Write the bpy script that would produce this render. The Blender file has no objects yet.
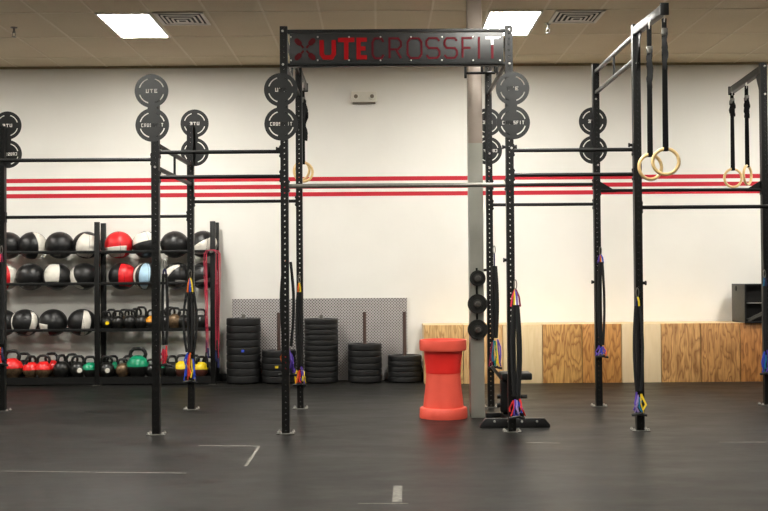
import bpy, bmesh, math, random
from mathutils import Vector, Matrix
random.seed(7)
PI = math.pi
S = bpy.context.scene
COL = S.collection

# ------------------------------------------------------------------ camera
F, YAW, PITCH, ROLL, CH = 1102.2, .0049, .0185, .0072, 1.4074
cy, sy = math.cos(YAW), math.sin(YAW); cp, sp = math.cos(PITCH), math.sin(PITCH); cr, sr = math.cos(ROLL), math.sin(ROLL)
FWD = Vector((sy*cp, cy*cp, sp)); R0 = Vector((cy, -sy, 0)); U0 = Vector((-sy*sp, -cy*sp, cp))
RT = R0*cr - U0*sr; UP = R0*sr + U0*cr; EYE = Vector((0, 0, CH))
cd = bpy.data.cameras.new('camera'); cam = bpy.data.objects.new('camera', cd); COL.objects.link(cam)
cd.sensor_width = 36; cd.lens = F/768*36; cd.clip_end = 100
m = Matrix.Identity(4)
for i in range(3):
    m[i][0] = RT[i]; m[i][1] = UP[i]; m[i][2] = -FWD[i]; m[i][3] = EYE[i]
cam.matrix_world = m
S.camera = cam
def ray(px, py): return FWD + RT*((px-384)/F) - UP*((py-255.5)/F)
def at(px, py, Y):
    d = ray(px, py); return EYE + d*(Y/d.y)
def onz(px, py, Z=0):
    d = ray(px, py); return EYE + d*((Z-CH)/d.z)
def sc(Y): return F/Y

# ------------------------------------------------------------------ materials
def lin(c): return tuple(((v/255)/12.92 if v/255 <= .04045 else ((v/255+.055)/1.055)**2.4) for v in c)
class NT:
    def __init__(s, name):
        s.m = bpy.data.materials.new(name); s.m.use_nodes = True; s.t = s.m.node_tree; s.b = s.t.nodes['Principled BSDF']
    def n(s, t, **k):
        x = s.t.nodes.new(t)
        for a, v in k.items():
            if a in x.inputs.keys(): x.inputs[a].default_value = v
            else: setattr(x, a, v)
        return x
    def l(s, a, b): s.t.links.new(a, b)
    def ramp(s, fac, stops):
        r = s.n('ShaderNodeValToRGB'); e = r.color_ramp.elements
        while len(e) < len(stops): e.new(.5)
        for q, (p, c) in zip(e, stops): q.position = p; q.color = (*c, 1) if len(c) == 3 else c
        s.l(fac, r.inputs[0]); return r.outputs[0]
    def math(s, op, a, b=None):
        x = s.n('ShaderNodeMath', operation=op)
        for i, v in enumerate((a, b)):
            if v is None: continue
            if isinstance(v, (int, float)): x.inputs[i].default_value = v
            else: s.l(v, x.inputs[i])
        return x.outputs[0]
    def mix(s, fac, a, b):
        x = s.n('ShaderNodeMix', data_type='RGBA')
        for i, v in ((0, fac), (6, a), (7, b)):
            if isinstance(v, (int, float)): x.inputs[i].default_value = v
            elif isinstance(v, tuple): x.inputs[i].default_value = (*v, 1)
            else: s.l(v, x.inputs[i])
        return x.outputs[2]
    def bump(s, h, strength=.2, dist=.01):
        x = s.n('ShaderNodeBump', Strength=strength, Distance=dist); s.l(h, x.inputs['Height']); s.l(x.outputs[0], s.b.inputs['Normal'])
def mat(name, rgb, rough=.5, metal=0, var=.12, nscale=30, bump=0, spec=.5):
    t = NT(name); c = lin(rgb)
    co = t.n('ShaderNodeTexCoord'); nz = t.n('ShaderNodeTexNoise', Scale=nscale, Detail=4.0); t.l(co.outputs['Object'], nz.inputs['Vector'])
    t.l(t.ramp(nz.outputs[0], [(.3, tuple(v*(1-var) for v in c)), (.7, tuple(min(1, v*(1+var)) for v in c))]), t.b.inputs['Base Color'])
    t.b.inputs['Roughness'].default_value = rough; t.b.inputs['Metallic'].default_value = metal
    t.b.inputs['Specular IOR Level'].default_value = spec
    if bump: t.bump(nz.outputs[0], bump, .004)
    return t.m
def emis(name, rgb, s):
    t = NT(name); t.b.inputs['Base Color'].default_value = (.8, .8, .8, 1); t.b.inputs['Emission Color'].default_value = (*rgb, 1); t.b.inputs['Emission Strength'].default_value = s
    return t.m
black = mat('black_powder_coat', (17, 17, 16), .45, 0, .15, 60, spec=.3)
blackm = mat('satin_black_steel', (30, 29, 27), .4, .2, .15, 40, spec=.4)
signgrey = mat('dark_plate_steel', (34, 35, 34), .45, .1, .12, 25, spec=.4)
rubber = mat('black_bumper_rubber', (20, 20, 20), .5, 0, .25, 40, .1)
steel = mat('worn_grey_steel', (120, 118, 112), .35, .8, .2, 40)
barsteel = mat('bare_bar_steel', (120, 118, 110), .38, .35, .15, 40)
plate_pale = mat('pale_foot_plate', (100, 98, 92), .5, .3, .3, 60)
bolt = mat('zinc_bolt', (215, 212, 205), .3, .6, .1)
web = mat('black_webbing', (18, 18, 18), .85, 0, .2, 200, spec=.15)
cordm = mat('black_cord_sleeve', (20, 20, 20), .75, 0, .3, 300, .2)
ringwood = mat('pale_birch_ring', (226, 192, 132), .4, 0, .12, 60)
vinyl = mat('black_vinyl', (24, 24, 24), .4, 0, .2, 30, .1)
CC = {k: mat(k+'_strap', v, .6, 0, .15, 80) for k, v in dict(red=(210, 40, 40), orange=(236, 110, 30), yellow=(236, 205, 40), blue=(35, 70, 190), purple=(95, 65, 175), green=(25, 140, 95), pink=(235, 60, 90), lilac=(170, 150, 205), navy=(28, 34, 80), maroon=(120, 20, 60), white=(225, 222, 215), teal=(15, 110, 150)).items()}
ballblk = mat('black_ball_vinyl', (18, 18, 18), .4, 0, .2, 18, .15)
BC = dict(white=mat('white_ball_vinyl', (222, 217, 205), .45, 0, .06, 18, .1), red=mat('red_ball_vinyl', (214, 28, 34), .4, 0, .1, 18, .1), blue=mat('pale_blue_ball_vinyl', (165, 200, 222), .45, 0, .08, 18, .1), grey=mat('grey_ball_vinyl', (120, 118, 114), .5, 0, .2, 18, .1))
kbblk = mat('black_cast_iron', (22, 22, 20), .32, .1, .3, 40, .2)
kbworn = mat('worn_bronzed_iron', (105, 85, 62), .38, .5, .45, 45, .2)
KC = {k: mat(k+'_kettlebell_paint', v, .3, 0, .12, 40) for k, v in dict(red=(220, 30, 30), green=(10, 135, 95), yellow=(225, 195, 20), orange=(225, 150, 40), dark=(40, 40, 38), brown=(90, 50, 40)).items()}
coral = mat('coral_plastic', (255, 98, 78), .42, 0, .05, 8)
cred = mat('bright_red_plastic', (255, 50, 44), .38, 0, .05, 8)
signred = mat('bright_red_letter', (136, 1, 7), .55, 0, .06, 10, spec=.15)
signdark = mat('dark_red_letter', (72, 2, 14), .55, 0, .1, 10, spec=.15)
signwhite = mat('white_letter', (240, 240, 238), .45, 0, .02, 10)
alum = mat('cream_enamel', (226, 222, 210), .4, 0, .04, 10)
lensdark = mat('dark_lamp_lens', (120, 112, 98), .25, 0, .1, 10)
tape = mat('worn_pale_tape', (110, 107, 99), .7, 0, .45, 25)
dark = mat('dark_recess', (16, 15, 14), .7, 0, .1)
ironp = mat('grey_black_plate_iron', (48, 48, 45), .38, .3, .2, 30)
tbar = mat('cream_ceiling_grid', (216, 204, 178), .5, 0, .05)
edgetrim = mat('shadow_brown_wall_angle', (150, 136, 108), .6, 0, .1)  # wall angle; the dark shadow line at the ceiling is put into its brown
spkgrey = mat('charcoal_cabinet', (68, 66, 60), .6, 0, .15, 30, .1)
peg_br = mat('brown_grey_peg_steel', (92, 74, 68), .45, .4, .2, 30)
pinkc = mat('crimson_rope_plastic', (182, 50, 72), .4, 0, .25, 90)
lightemit = emis('lit_diffuser', (1, .965, .895), 34)

def wall_mat(stripes):
    t = NT('wall_paint'+('_striped' if stripes else ''))
    g = t.n('ShaderNodeNewGeometry'); nz = t.n('ShaderNodeTexNoise', Scale=1.5, Detail=5.0); t.l(g.outputs['Position'], nz.inputs['Vector'])
    c = t.ramp(nz.outputs[0], [(.3, (.825, .803, .742)), (.7, (.86, .838, .778))]) if stripes else t.ramp(nz.outputs[0], [(.3, (.46, .44, .40)), (.7, (.5, .48, .44))])  # cream back wall; unseen plain walls greyed to cut bounce fill
    if stripes:
        s = t.n('ShaderNodeSeparateXYZ'); t.l(g.outputs['Position'], s.inputs[0]); z = s.outputs[2]
        for z0 in stripes:
            d = t.math('ABSOLUTE', t.math('SUBTRACT', z, z0)); f = t.math('LESS_THAN', d, .029)
            c = t.mix(f, c, lin((196, 12, 38)))
    t.l(c, t.b.inputs['Base Color']); t.b.inputs['Roughness'].default_value = .6
    n2 = t.n('ShaderNodeTexNoise', Scale=180.0, Detail=2.0); t.l(g.outputs['Position'], n2.inputs['Vector']); t.bump(n2.outputs[0], .08, .003)
    return t.m
def floor_mat():
    t = NT('black_rubber_matting'); g = t.n('ShaderNodeNewGeometry'); P = g.outputs['Position']
    a = t.n('ShaderNodeTexNoise', Scale=.55, Detail=6.0, Roughness=.6); t.l(P, a.inputs['Vector'])
    mp = t.n('ShaderNodeMapping'); mp.inputs['Scale'].default_value = (.8, 1.7, 1); t.l(P, mp.inputs['Vector'])
    b = t.n('ShaderNodeTexNoise', Scale=1.6, Detail=8.0, Roughness=.7); t.l(mp.outputs[0], b.inputs['Vector'])
    f = t.n('ShaderNodeTexNoise', Scale=240.0, Detail=2.0); t.l(P, f.inputs['Vector'])
    br = t.n('ShaderNodeTexBrick', Scale=1.0, **{'Mortar Size': .004, 'Brick Width': 1.83, 'Row Height': 1.22, 'Mortar Smooth': .3}); t.l(P, br.inputs['Vector'])
    br.inputs['Color1'].default_value = br.inputs['Color2'].default_value = (0, 0, 0, 1); br.inputs['Mortar'].default_value = (1, 1, 1, 1)
    s = t.math('ADD', t.math('MULTIPLY', a.outputs[0], .5), t.math('MULTIPLY', b.outputs[0], .5))
    c = t.ramp(s, [(.36, (.006, .006, .0053)), (.5, (.0112, .0111, .0098)), (.64, (.0225, .022, .0195))])
    sp_ = t.ramp(f.outputs[0], [(.62, (0, 0, 0)), (.75, (1, 1, 1))])
    c = t.mix(t.math('MULTIPLY', sp_, .12), c, (.2, .19, .17))
    mq = t.n('ShaderNodeMapping'); mq.inputs['Scale'].default_value = (2.2, 9, 1); t.l(P, mq.inputs['Vector'])
    sn = t.n('ShaderNodeTexNoise', Scale=2.0, Detail=3.0); t.l(mq.outputs[0], sn.inputs['Vector'])
    c = t.mix(t.math('MULTIPLY', t.ramp(sn.outputs[0], [(.66, (0, 0, 0)), (.74, (1, 1, 1))]), .14), c, (.17, .165, .15))
    c = t.mix(t.math('MULTIPLY', br.outputs[0], .6), c, (.007, .007, .0065))
    t.l(c, t.b.inputs['Base Color'])
    t.l(t.ramp(b.outputs[0], [(.3, (.32,)*3), (.7, (.5,)*3)]), t.b.inputs['Roughness'])
    t.b.inputs['Specular IOR Level'].default_value = .16
    t.bump(f.outputs[0], .1, .003); return t.m
def tile_mat():
    t = NT('tan_ceiling_tile'); g = t.n('ShaderNodeNewGeometry'); P = g.outputs['Position']
    a = t.n('ShaderNodeTexNoise', Scale=.9, Detail=4.0); t.l(P, a.inputs['Vector']); f = t.n('ShaderNodeTexNoise', Scale=90.0, Detail=2.0); t.l(P, f.inputs['Vector'])
    c = t.ramp(a.outputs[0], [(.3, lin((205, 192, 164))), (.7, lin((214, 201, 174)))])
    c = t.mix(t.math('MULTIPLY', t.ramp(f.outputs[0], [(.3, (1, 1, 1)), (.45, (0, 0, 0))]), .2), c, lin((150, 138, 114)))
    t.l(c, t.b.inputs['Base Color']); t.b.inputs['Roughness'].default_value = .9; t.bump(f.outputs[0], .1, .004); return t.m
def ply_mat(name, base, grain, bands, seed, contrast):
    t = NT(name); co = t.n('ShaderNodeTexCoord'); mp = t.n('ShaderNodeMapping')
    mp.inputs['Location'].default_value = (seed*3.7, seed*1.3, seed*2.1); mp.inputs['Scale'].default_value = (4.0, 4.0, 1.0)
    t.l(co.outputs['Object'], mp.inputs['Vector'])
    a = t.n('ShaderNodeTexNoise', Scale=1.1, Detail=3.0, Roughness=.5); t.l(mp.outputs[0], a.inputs['Vector'])
    w = t.math('FRACT', t.math('MULTIPLY', a.outputs[0], bands*1.5))
    line = t.ramp(w, [(0, (.85, .85, .85)), (.15, (.5, .5, .5)), (.5, (.05, .05, .05)), (.8, (.1, .1, .1)), (1, (.7, .7, .7))])
    mp2 = t.n('ShaderNodeMapping'); mp2.inputs['Scale'].default_value = (55, 55, 2.4); t.l(co.outputs['Object'], mp2.inputs['Vector'])
    f = t.n('ShaderNodeTexNoise', Scale=2.0, Detail=4.0); t.l(mp2.outputs[0], f.inputs['Vector'])
    blot = t.n('ShaderNodeTexNoise', Scale=2.3, Detail=2.0); t.l(mp.outputs[0], blot.inputs['Vector'])
    c = t.mix(t.math('MULTIPLY', line, contrast), lin(base), lin(grain))
    c = t.mix(t.math('MULTIPLY', t.ramp(f.outputs[0], [(.35, (0, 0, 0)), (.7, (1, 1, 1))]), .55*contrast), c, lin(grain))
    c = t.mix(t.math('MULTIPLY', t.ramp(blot.outputs[0], [(.5, (0, 0, 0)), (.7, (1, 1, 1))]), .45*contrast), c, lin(grain))
    t.l(c, t.b.inputs['Base Color']); t.b.inputs['Roughness'].default_value = .5; t.bump(f.outputs[0], .1, .002); return t.m
def diamond_mat():
    t = NT('diamond_tread_aluminium'); co = t.n('ShaderNodeTexCoord'); s = t.n('ShaderNodeSeparateXYZ'); t.l(co.outputs['Object'], s.inputs[0])
    X, Z = s.outputs[0], s.outputs[2]
    k = 2*PI/.04
    q = t.math('MULTIPLY', t.math('COSINE', t.math('MULTIPLY', X, k)), t.math('COSINE', t.math('MULTIPLY', Z, k)))
    f = t.ramp(t.math('ADD', t.math('MULTIPLY', q, .5), .5), [(.56, (1, 1, 1)), (.7, (0, 0, 0))])
    nz = t.n('ShaderNodeTexNoise', Scale=5.0, Detail=5.0); t.l(co.outputs['Object'], nz.inputs['Vector'])
    c = t.mix(f, lin((70, 66, 64)), lin((206, 202, 200)))
    c = t.mix(t.math('MULTIPLY', nz.outputs[0], .35), c, lin((110, 100, 98)))
    t.l(c, t.b.inputs['Base Color']); t.b.inputs['Metallic'].default_value = .25; t.b.inputs['Roughness'].default_value = .4
    t.bump(f, .5, .003); return t.m
def column_mat():
    t = NT('column_two_tone'); g = t.n('ShaderNodeNewGeometry'); s = t.n('ShaderNodeSeparateXYZ'); t.l(g.outputs['Position'], s.inputs[0])
    nz = t.n('ShaderNodeTexNoise', Scale=3.0, Detail=5.0); t.l(g.outputs['Position'], nz.inputs['Vector'])
    lo = t.ramp(nz.outputs[0], [(.3, lin((160, 159, 147))), (.7, lin((174, 173, 161)))])
    hi = t.ramp(nz.outputs[0], [(.3, lin((150, 136, 124))), (.7, lin((172, 158, 144)))])  # browner tone above the dividing height
    t.l(t.mix(t.math('GREATER_THAN', s.outputs[2], COLZ), lo, hi), t.b.inputs['Base Color']); t.b.inputs['Roughness'].default_value = .42
    t.b.inputs['Metallic'].default_value = .15; return t.m

# ------------------------------------------------------------------ mesh builder
class MB:
    def __init__(s): s.v = []; s.f = []; s.smooth = False
    def add(s, vs, fs):
        o = len(s.v); s.v += [Vector(x) for x in vs]; s.f += [tuple(i+o for i in f) for f in fs]; return s
    def box(s, x0, x1, y0, y1, z0, z1):
        return s.add([(x, y, z) for z in (z0, z1) for y in (y0, y1) for x in (x0, x1)], [(0, 2, 3, 1), (4, 5, 7, 6), (0, 1, 5, 4), (2, 6, 7, 3), (0, 4, 6, 2), (1, 3, 7, 5)])
    def bar(s, p, q, w, h, side=None):            # square bar between two points
        p, q = Vector(p), Vector(q); d = (q-p).normalized()
        a = Vector(side) if side else (Vector((0, 0, 1)) if abs(d.z) < .9 else Vector((0, 1, 0)))
        a = (a - d*a.dot(d)).normalized(); b = d.cross(a)
        vs = [e + a*(h/2*i) + b*(w/2*j) for e in (p, q) for i, j in ((-1, -1), (-1, 1), (1, 1), (1, -1))]
        return s.add(vs, [(0, 1, 2, 3), (7, 6, 5, 4), (0, 4, 5, 1), (1, 5, 6, 2), (2, 6, 7, 3), (3, 7, 4, 0)])
    def tube(s, path, r, n=10, closed=False, flat=None):  # flat=(vec, half width, half thickness): ribbon
        P = [Vector(p) for p in path]; N = len(P); rings = []; prev = None
        for i, p in enumerate(P):
            d = (P[(i+1) % N]-P[i-1]) if closed else (P[min(i+1, N-1)]-P[max(i-1, 0)])
            d = d.normalized()
            if flat: a = Vector(flat[0])
            else: a = prev if prev else (Vector((0, 0, 1)) if abs(d.z) < .8 else Vector((1, 0, 0)))
            a = (a - d*a.dot(d))
            a = a.normalized() if a.length > 1e-5 else d.orthogonal().normalized()
            prev = a; b = d.cross(a)
            if flat: rings.append([p + a*(flat[1]*i2) + b*(flat[2]*j2) for i2, j2 in ((-1, -1), (-1, 1), (1, 1), (1, -1))])
            else: rings.append([p + a*(r*math.cos(2*PI*k/n)) + b*(r*math.sin(2*PI*k/n)) for k in range(n)])
        n = 4 if flat else n
        vs = [v for g in rings for v in g]; fs = []
        for i in range(N if closed else N-1):
            j = (i+1) % N
            for k in range(n): fs.append((i*n+k, i*n+(k+1) % n, j*n+(k+1) % n, j*n+k))
        if not closed: fs += [tuple(range(n)), tuple(range((N-1)*n, N*n))]
        if not flat: s.smooth = True
        return s.add(vs, fs)
    def cyl(s, p, q, r, n=16): return s.tube([p, q], r, n)
    def lathe(s, prof, c=(0, 0, 0), n=32, axis='z'):
        c = Vector(c); vs = []; fs = []; M = len(prof)
        for k in range(n):
            a = 2*PI*k/n
            for r, h in prof:
                x, y = r*math.cos(a), r*math.sin(a)
                vs.append(c + (Vector((x, y, h)) if axis == 'z' else Vector((x, h, y)) if axis == 'y' else Vector((h, x, y))))
        for k in range(n):
            j = (k+1) % n
            for i in range(M-1): fs.append((k*M+i, j*M+i, j*M+i+1, k*M+i+1))
        s.smooth = True; return s.add(vs, fs)
    def prism(s, poly, y0, y1):                   # polygon in xz, extruded in y
        n = len(poly); vs = [(x, y0, z) for x, z in poly]+[(x, y1, z) for x, z in poly]
        return s.add(vs, [tuple(range(n)), tuple(range(2*n-1, n-1, -1))]+[(i, (i+1) % n, n+(i+1) % n, n+i) for i in range(n)])
    def build(s, name, material, parent=None, org=None, bevel=0, merge=False, flipcheck=True):
        me = bpy.data.meshes.new(name); bm = bmesh.new()
        o = Vector(org) if org is not None else Vector((0, 0, 0))
        bv = [bm.verts.new(v-o) for v in s.v]
        for f in s.f:
            try: bm.faces.new([bv[i] for i in f])
            except ValueError: pass
        if merge or s.smooth: bmesh.ops.remove_doubles(bm, verts=bm.verts, dist=1e-5)
        bmesh.ops.recalc_face_normals(bm, faces=bm.faces)
        if bevel: bmesh.ops.bevel(bm, geom=bm.edges[:], offset=bevel, segments=2, affect='EDGES', profile=.5)
        bm.to_mesh(me); bm.free()
        if s.smooth or bevel:
            for p in me.polygons: p.use_smooth = True
            me.set_sharp_from_angle(angle=math.radians(38))
        me.materials.append(material)
        ob = bpy.data.objects.new(name, me); COL.objects.link(ob)
        if parent: ob.parent = parent
        else: ob.location = o
        return ob
def tag(o, label, cat, group=None, kind=None):
    if label: o['label'] = label
    if cat: o['category'] = cat
    if group: o['group'] = group
    if kind: o['kind'] = kind
    return o
def thing(name, label, cat, loc=(0, 0, 0), group=None, rot=None):
    o = bpy.data.objects.new(name, None); COL.objects.link(o); o.location = loc; o.empty_display_size = .1
    if rot: o.rotation_euler = rot
    return tag(o, label, cat, group)
def struct(name, mb, m, **k):
    o = mb.build(name, m, **k); o['kind'] = 'structure'; return o
def copytree(o, parent=None):
    c = o.copy(); COL.objects.link(c)
    if parent: c.parent = parent
    for ch in list(o.children): copytree(ch, c)
    return c
ORD = ['first', 'second', 'third', 'fourth', 'fifth', 'sixth', 'seventh', 'eighth', 'ninth', 'tenth', 'eleventh', 'twelfth', 'thirteenth', 'fourteenth']

# ------------------------------------------------------------------ the room
YW = 14.96; ZC = 4.2816; RX0, RX1, RY0 = -9.6, 9.6, -4.2
YF, YB = 9.9147, 11.7629
zs = [at(380, y, YW).z for y in (178.6, 186.2, 193.8)]
COLY = onz(478, 418).y; COLZ = at(475, 143, COLY).z
struct('floor', MB().box(RX0-.1, RX1+.1, RY0-.1, YW+.1, -.1, 0), floor_mat())
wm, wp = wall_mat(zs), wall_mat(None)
struct('wall_back', MB().box(RX0-.1, RX1+.1, YW, YW+.1, 0, ZC), wm)
struct('wall_left', MB().box(RX0-.1, RX0, RY0, YW, 0, ZC), wp)
struct('wall_right', MB().box(RX1, RX1+.1, RY0, YW, 0, ZC), wp)
struct('wall_front', MB().box(RX0-.1, RX1+.1, RY0-.1, RY0, 0, ZC), wp)
# ceiling with openings where troffers sit is not needed: fixtures are surface trims 8 mm proud
struct('ceiling', MB().box(RX0-.1, RX1+.1, RY0-.1, YW+.1, ZC, ZC+.1), tile_mat())
TX0 = -3.065; TY0 = 11.90
g = MB(); k = -11
x = TX0-.61*11
while x < RX1:
    if x > RX0: g.box(x-.012, x+.012, RY0, YW, ZC-.004, ZC)
    x += .61
y = TY0+1.22*2
while y > RY0:
    g.box(RX0, RX1, y-.012, y+.012, ZC-.0045, ZC); y -= 1.22
struct('trim_1', g, tbar)
struct('trim_2', MB().box(RX0, RX1, YW-.022, YW, ZC-.03, ZC), edgetrim)
struct('baseboard_back', MB().box(RX0, RX1, YW-.012, YW, 0, .1), mat('black_vinyl_base', (24, 23, 22), .5))
# column
c = onz(478, 418); cxl = onz(470.8, 418).x; cxr = onz(485, 418).x
struct('column', MB().box(cxl, cxr, COLY, COLY+.15, 0, ZC), column_mat(), bevel=.006)

# ceiling fixtures
LYS = [TY0+.61-3.66*i for i in range(3)]; LXS = [TX0+.305+4.27*i for i in (-1, 0, 1, 2)]
first = None
def light_label(i, j):
    if j == 0 and i == 1: return 'lit ceiling panel light near the back wall, upper left of the photo'
    if j == 0 and i == 2: return 'lit ceiling panel light above the right end of the red-lettered sign'
    return 'lit unseen ceiling panel light, %s row from back wall, %s from the left' % (ORD[j], ORD[i])
for j, ly in enumerate(LYS):
    for i, lx in enumerate(LXS):
        if j == 2 and i in (0, 3): continue  # third row: only two unseen middle panels, added as front fill
        if first is None:
            first = thing('ceiling_light', '', 'ceiling light', (0, 0, 0), 'ceiling panel lights')
            fr = MB()
            for a in ((-.3, -.272, -.6, .6), (.272, .3, -.6, .6), (-.272, .272, -.6, -.575), (-.272, .272, .575, .6)): fr.box(a[0], a[1], a[2], a[3], -.012, 0)
            fr.build('frame', alum, first); MB().box(-.272, .272, -.575, .575, -.008, -.001).build('diffuser', lightemit, first)
            o = first
        else: o = copytree(first)
        o.location = (lx, ly, ZC-.005); o['label'] = light_label(i, j)
def vent(px0, px1, py, label):
    p = onz((px0+px1)/2, py, ZC)
    t = thing('ceiling_vent', label, 'vent', (p.x, p.y, ZC-.005), 'ceiling air vents')
    w, h = .27, .29
    f = MB()
    for a in ((-w, -w+.035, -h, h), (w-.035, w, -h, h), (-w, w, -h, -h+.035), (-w, w, h-.035, h)): f.box(*a, -.012, 0)
    f.build('frame', alum, t); MB().box(-w+.03, w-.03, -h+.03, h-.03, -.002, 0).build('dark_duct', dark, t)
    for q in range(4):
        b = MB(); s_ = .05+.05*q; zt = -.03+.006*q
        for a in (((-s_, -s_), (s_, -s_)), ((s_, -s_), (s_, s_)), ((s_, s_), (-s_, s_)), ((-s_, s_), (-s_, -s_))):
            b.bar((a[0][0], a[0][1], zt), (a[1][0], a[1][1], zt), .022, .004)
        b.build('louver', alum, t)
vent(160, 205, 18, 'square air vent in ceiling beside the left panel light')
vent(555, 598, 16, 'square air vent in ceiling beside the right panel light')
def sprinkler(px, py, label):
    p = onz(px, py-4, ZC)
    t = thing('fire_sprinkler', label, 'sprinkler', (p.x, p.y, ZC), 'ceiling sprinklers')
    MB().lathe([(0, -.004), (.038, -.004), (.038, -.012), (.0, -.016)], n=20).build('escutcheon', steel, t)
    MB().lathe([(.012, 0), (.012, -.05), (.018, -.055), (.018, -.07), (0, -.072)], n=14).build('nozzle', steel, t)
    b = MB(); b.tube([(-.016, 0, -.07), (-.02, 0, -.09), (-.006, 0, -.11)], .004, 8); b.tube([(.016, 0, -.07), (.02, 0, -.09), (.006, 0, -.11)], .004, 8); b.build('yoke', steel, t)
    MB().lathe([(0, -.108), (.026, -.112), (.026, -.116), (0, -.114)], n=16).build('deflector', steel, t)
sprinkler(14, 31, 'small dark fire sprinkler on ceiling at upper left corner')
sprinkler(548, 27, 'small fire sprinkler on ceiling beside the right panel light')
# emergency light on wall
a, b = at(351, 92.2, YW), at(377, 104, YW)
t = thing('emergency_light', 'small white emergency light with two lamp heads high on the back wall', 'emergency light', ((a.x+b.x)/2, YW, b.z))
W = (b.x-a.x)/2; H = a.z-b.z
MB().box(-W, W, -.07, 0, .02, H).build('housing', alum, t, bevel=.012)
MB().box(-W+.02, W-.02, -.06, 0, 0, .022).build('lower_lens', lensdark, t, bevel=.004)
for s_ in (-1, 1):
    h = MB().lathe([(0, -.085), (.028, -.1), (.038, -.1), (.042, -.072), (.034, -.066), (0, -.066)], (s_*W*.62, 0, H*.55), 20, 'y').build('lamp_head', alum, t)
    MB().lathe([(0, -.0865), (.027, -.1005), (.0, -.1035)], (s_*W*.62, 0, H*.55), 20, 'y').build('lens', lensdark, h)

# ------------------------------------------------------------------ the rig
UPW = .068
X1, X2, X3, X4, XL, XR = -2.0015, -.8417, 1.1865, 2.337, -4.0092, 4.1341
XF0 = X1-2.02; XF5 = X4+1.81
rig = thing('pull_up_rig', 'large black steel pull-up rig bolted to the rubber floor in the middle', 'pull-up rig', (0, YF, 0))
RO = (0, YF, 0)
def upright_mesh(h):
    m_ = MB(); w = UPW/2; p = .0508; n = int(h/p); p = h/n
    o = [(1, 0), (1, 1), (0, 1), (-1, 1), (-1, 0), (-1, -1), (0, -1), (1, -1)]
    for i in range(n):
        z = (i+.5)*p
        for yy in (-w, w):
            vs = [(a*w, yy, z+b*p/2) for a, b in o] + [(.0088*math.cos(k*PI/4), yy, z+.0088*math.sin(k*PI/4)) for k in range(8)]
            m_.add(vs, [(k, (k+1) % 8, 8+(k+1) % 8, 8+k) for k in range(8)])
        for xx in (-w, w):
            vs = [(xx, yy, z+b*p/2) for b in (-1, 0, 1) for yy in (-w, w)]
            m_.add(vs, [(0, 1, 3, 2), (2, 3, 5, 4)])
    m_.add([(-w, -w, h), (w, -w, h), (w, w, h), (-w, w, h)], [(0, 1, 2, 3)])
    return m_
UPR = {}
def upright(x, y, h):
    if h not in UPR:
        o = upright_mesh(h).build('upright', black, rig, merge=True)
        s_ = o.modifiers.new('wall', 'SOLIDIFY'); s_.thickness = .005; s_.offset = -1
        UPR[h] = o
        b = MB().box(-.08, .08, -.065, .065, 0, .008).build('base_plate', plate_pale, o, bevel=.002)
        for sx in (-.065, .065):
            for sy_ in (-.052, .052): MB().lathe([(0, .026), (.009, .026), (.009, .014), (.014, .014), (.014, .009), (0, .009)], (sx, sy_, 0), 8).build('anchor_bolt', bolt, o)
    else: o = copytree(UPR[h], rig)
    o.location = (x, y-YF, 0)
H12, H9 = 3.66, 3.03
for x, h in ((XF0, H9), (X1, H9), (X2, H12), (X3, H12), (X4, H12), (XF5, H12)): upright(x, YF, h)
for x, h in ((XL, H9), (X1, H9), (X2, H12), (X3, H12), (X4, H12), (XR, H12)): upright(x, YB, h)
def crossbar(xa, xb, Y, px, py, m_=black, r=.0172):
    z = at(px, py, Y).z; w = UPW/2
    o = MB().cyl((xa+w, Y, z), (xb-w, Y, z), r, 18).build('pull_up_bar', m_, rig, RO)
    for x, s_ in ((xa+w, 1), (xb-w, -1)):
        f = MB().box(min(x, x+s_*.006), max(x, x+s_*.006), Y-.032, Y+.032, z-.055, z+.055)
        for dz in (-.04, .04): f.cyl((x, Y, z+dz), (x+s_*.014, Y, z+dz), .009, 8)
        f.build('end_flange', black, o, RO)
    return z
crossbar(XF0, X1, YF, 80, 160); crossbar(X1, X2, YF, 220, 152); crossbar(X1, X2, YF, 220, 176.8)
crossbar(X2, X3, YF, 400, 185.4, barsteel, .02)
crossbar(X3, X4, YF, 577, 150); crossbar(X3, X4, YF, 577, 174.6); crossbar(X4, XF5, YF, 705, 207)
crossbar(XL, X1, YB, 95, 216.8); crossbar(X1, X2, YB, 245, 201.4); crossbar(X3, X4, YB, 545, 204.5); crossbar(X3, X4, YB, 545, 184.6)
zg = crossbar(X4, XR, YB, 690, 190)
def gusset(x, s_, z, Y):
    w = UPW/2
    MB().prism([(x+s_*w, z+.1), (x+s_*w, z-.02), (x+s_*.2, z-.02), (x+s_*.2, z)], Y-.003, Y+.003).build('gusset', black, rig, RO)
gusset(X4, 1, zg, YB); gusset(XR, -1, zg, YB)
def ladder(x, zt, zb, m_):
    w = UPW/2; y0, y1 = YF+w, YB-w; ym = (y0+y1)/2
    for z in (zt, zb): MB().box(x-.016, x+.016, y0, y1, z-.018, z+.018).build('side_rail', m_, rig, RO, bevel=.004)
    MB().cyl((x, ym, zb), (x, ym, zt), .012, 12).build('rail_strut', m_, rig, RO)
zt1 = at(158, 144, YF).z; ladder(X1, zt1, zt1-.21, black)
for x in (X2, X3, X4): ladder(x, 3.575, 3.35, blackm)
# top beams carrying the sign, back row top beams
for Y in (YF,):
    for y_, h_ in ((31.3, .03), (64.8, .03)):
        z = at(400, y_, Y).z; MB().box(X2+UPW/2, X3-UPW/2, Y-.03, Y+.03, z-h_/2, z+h_/2).build('cross_beam', black, rig, RO, bevel=.003)
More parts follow.
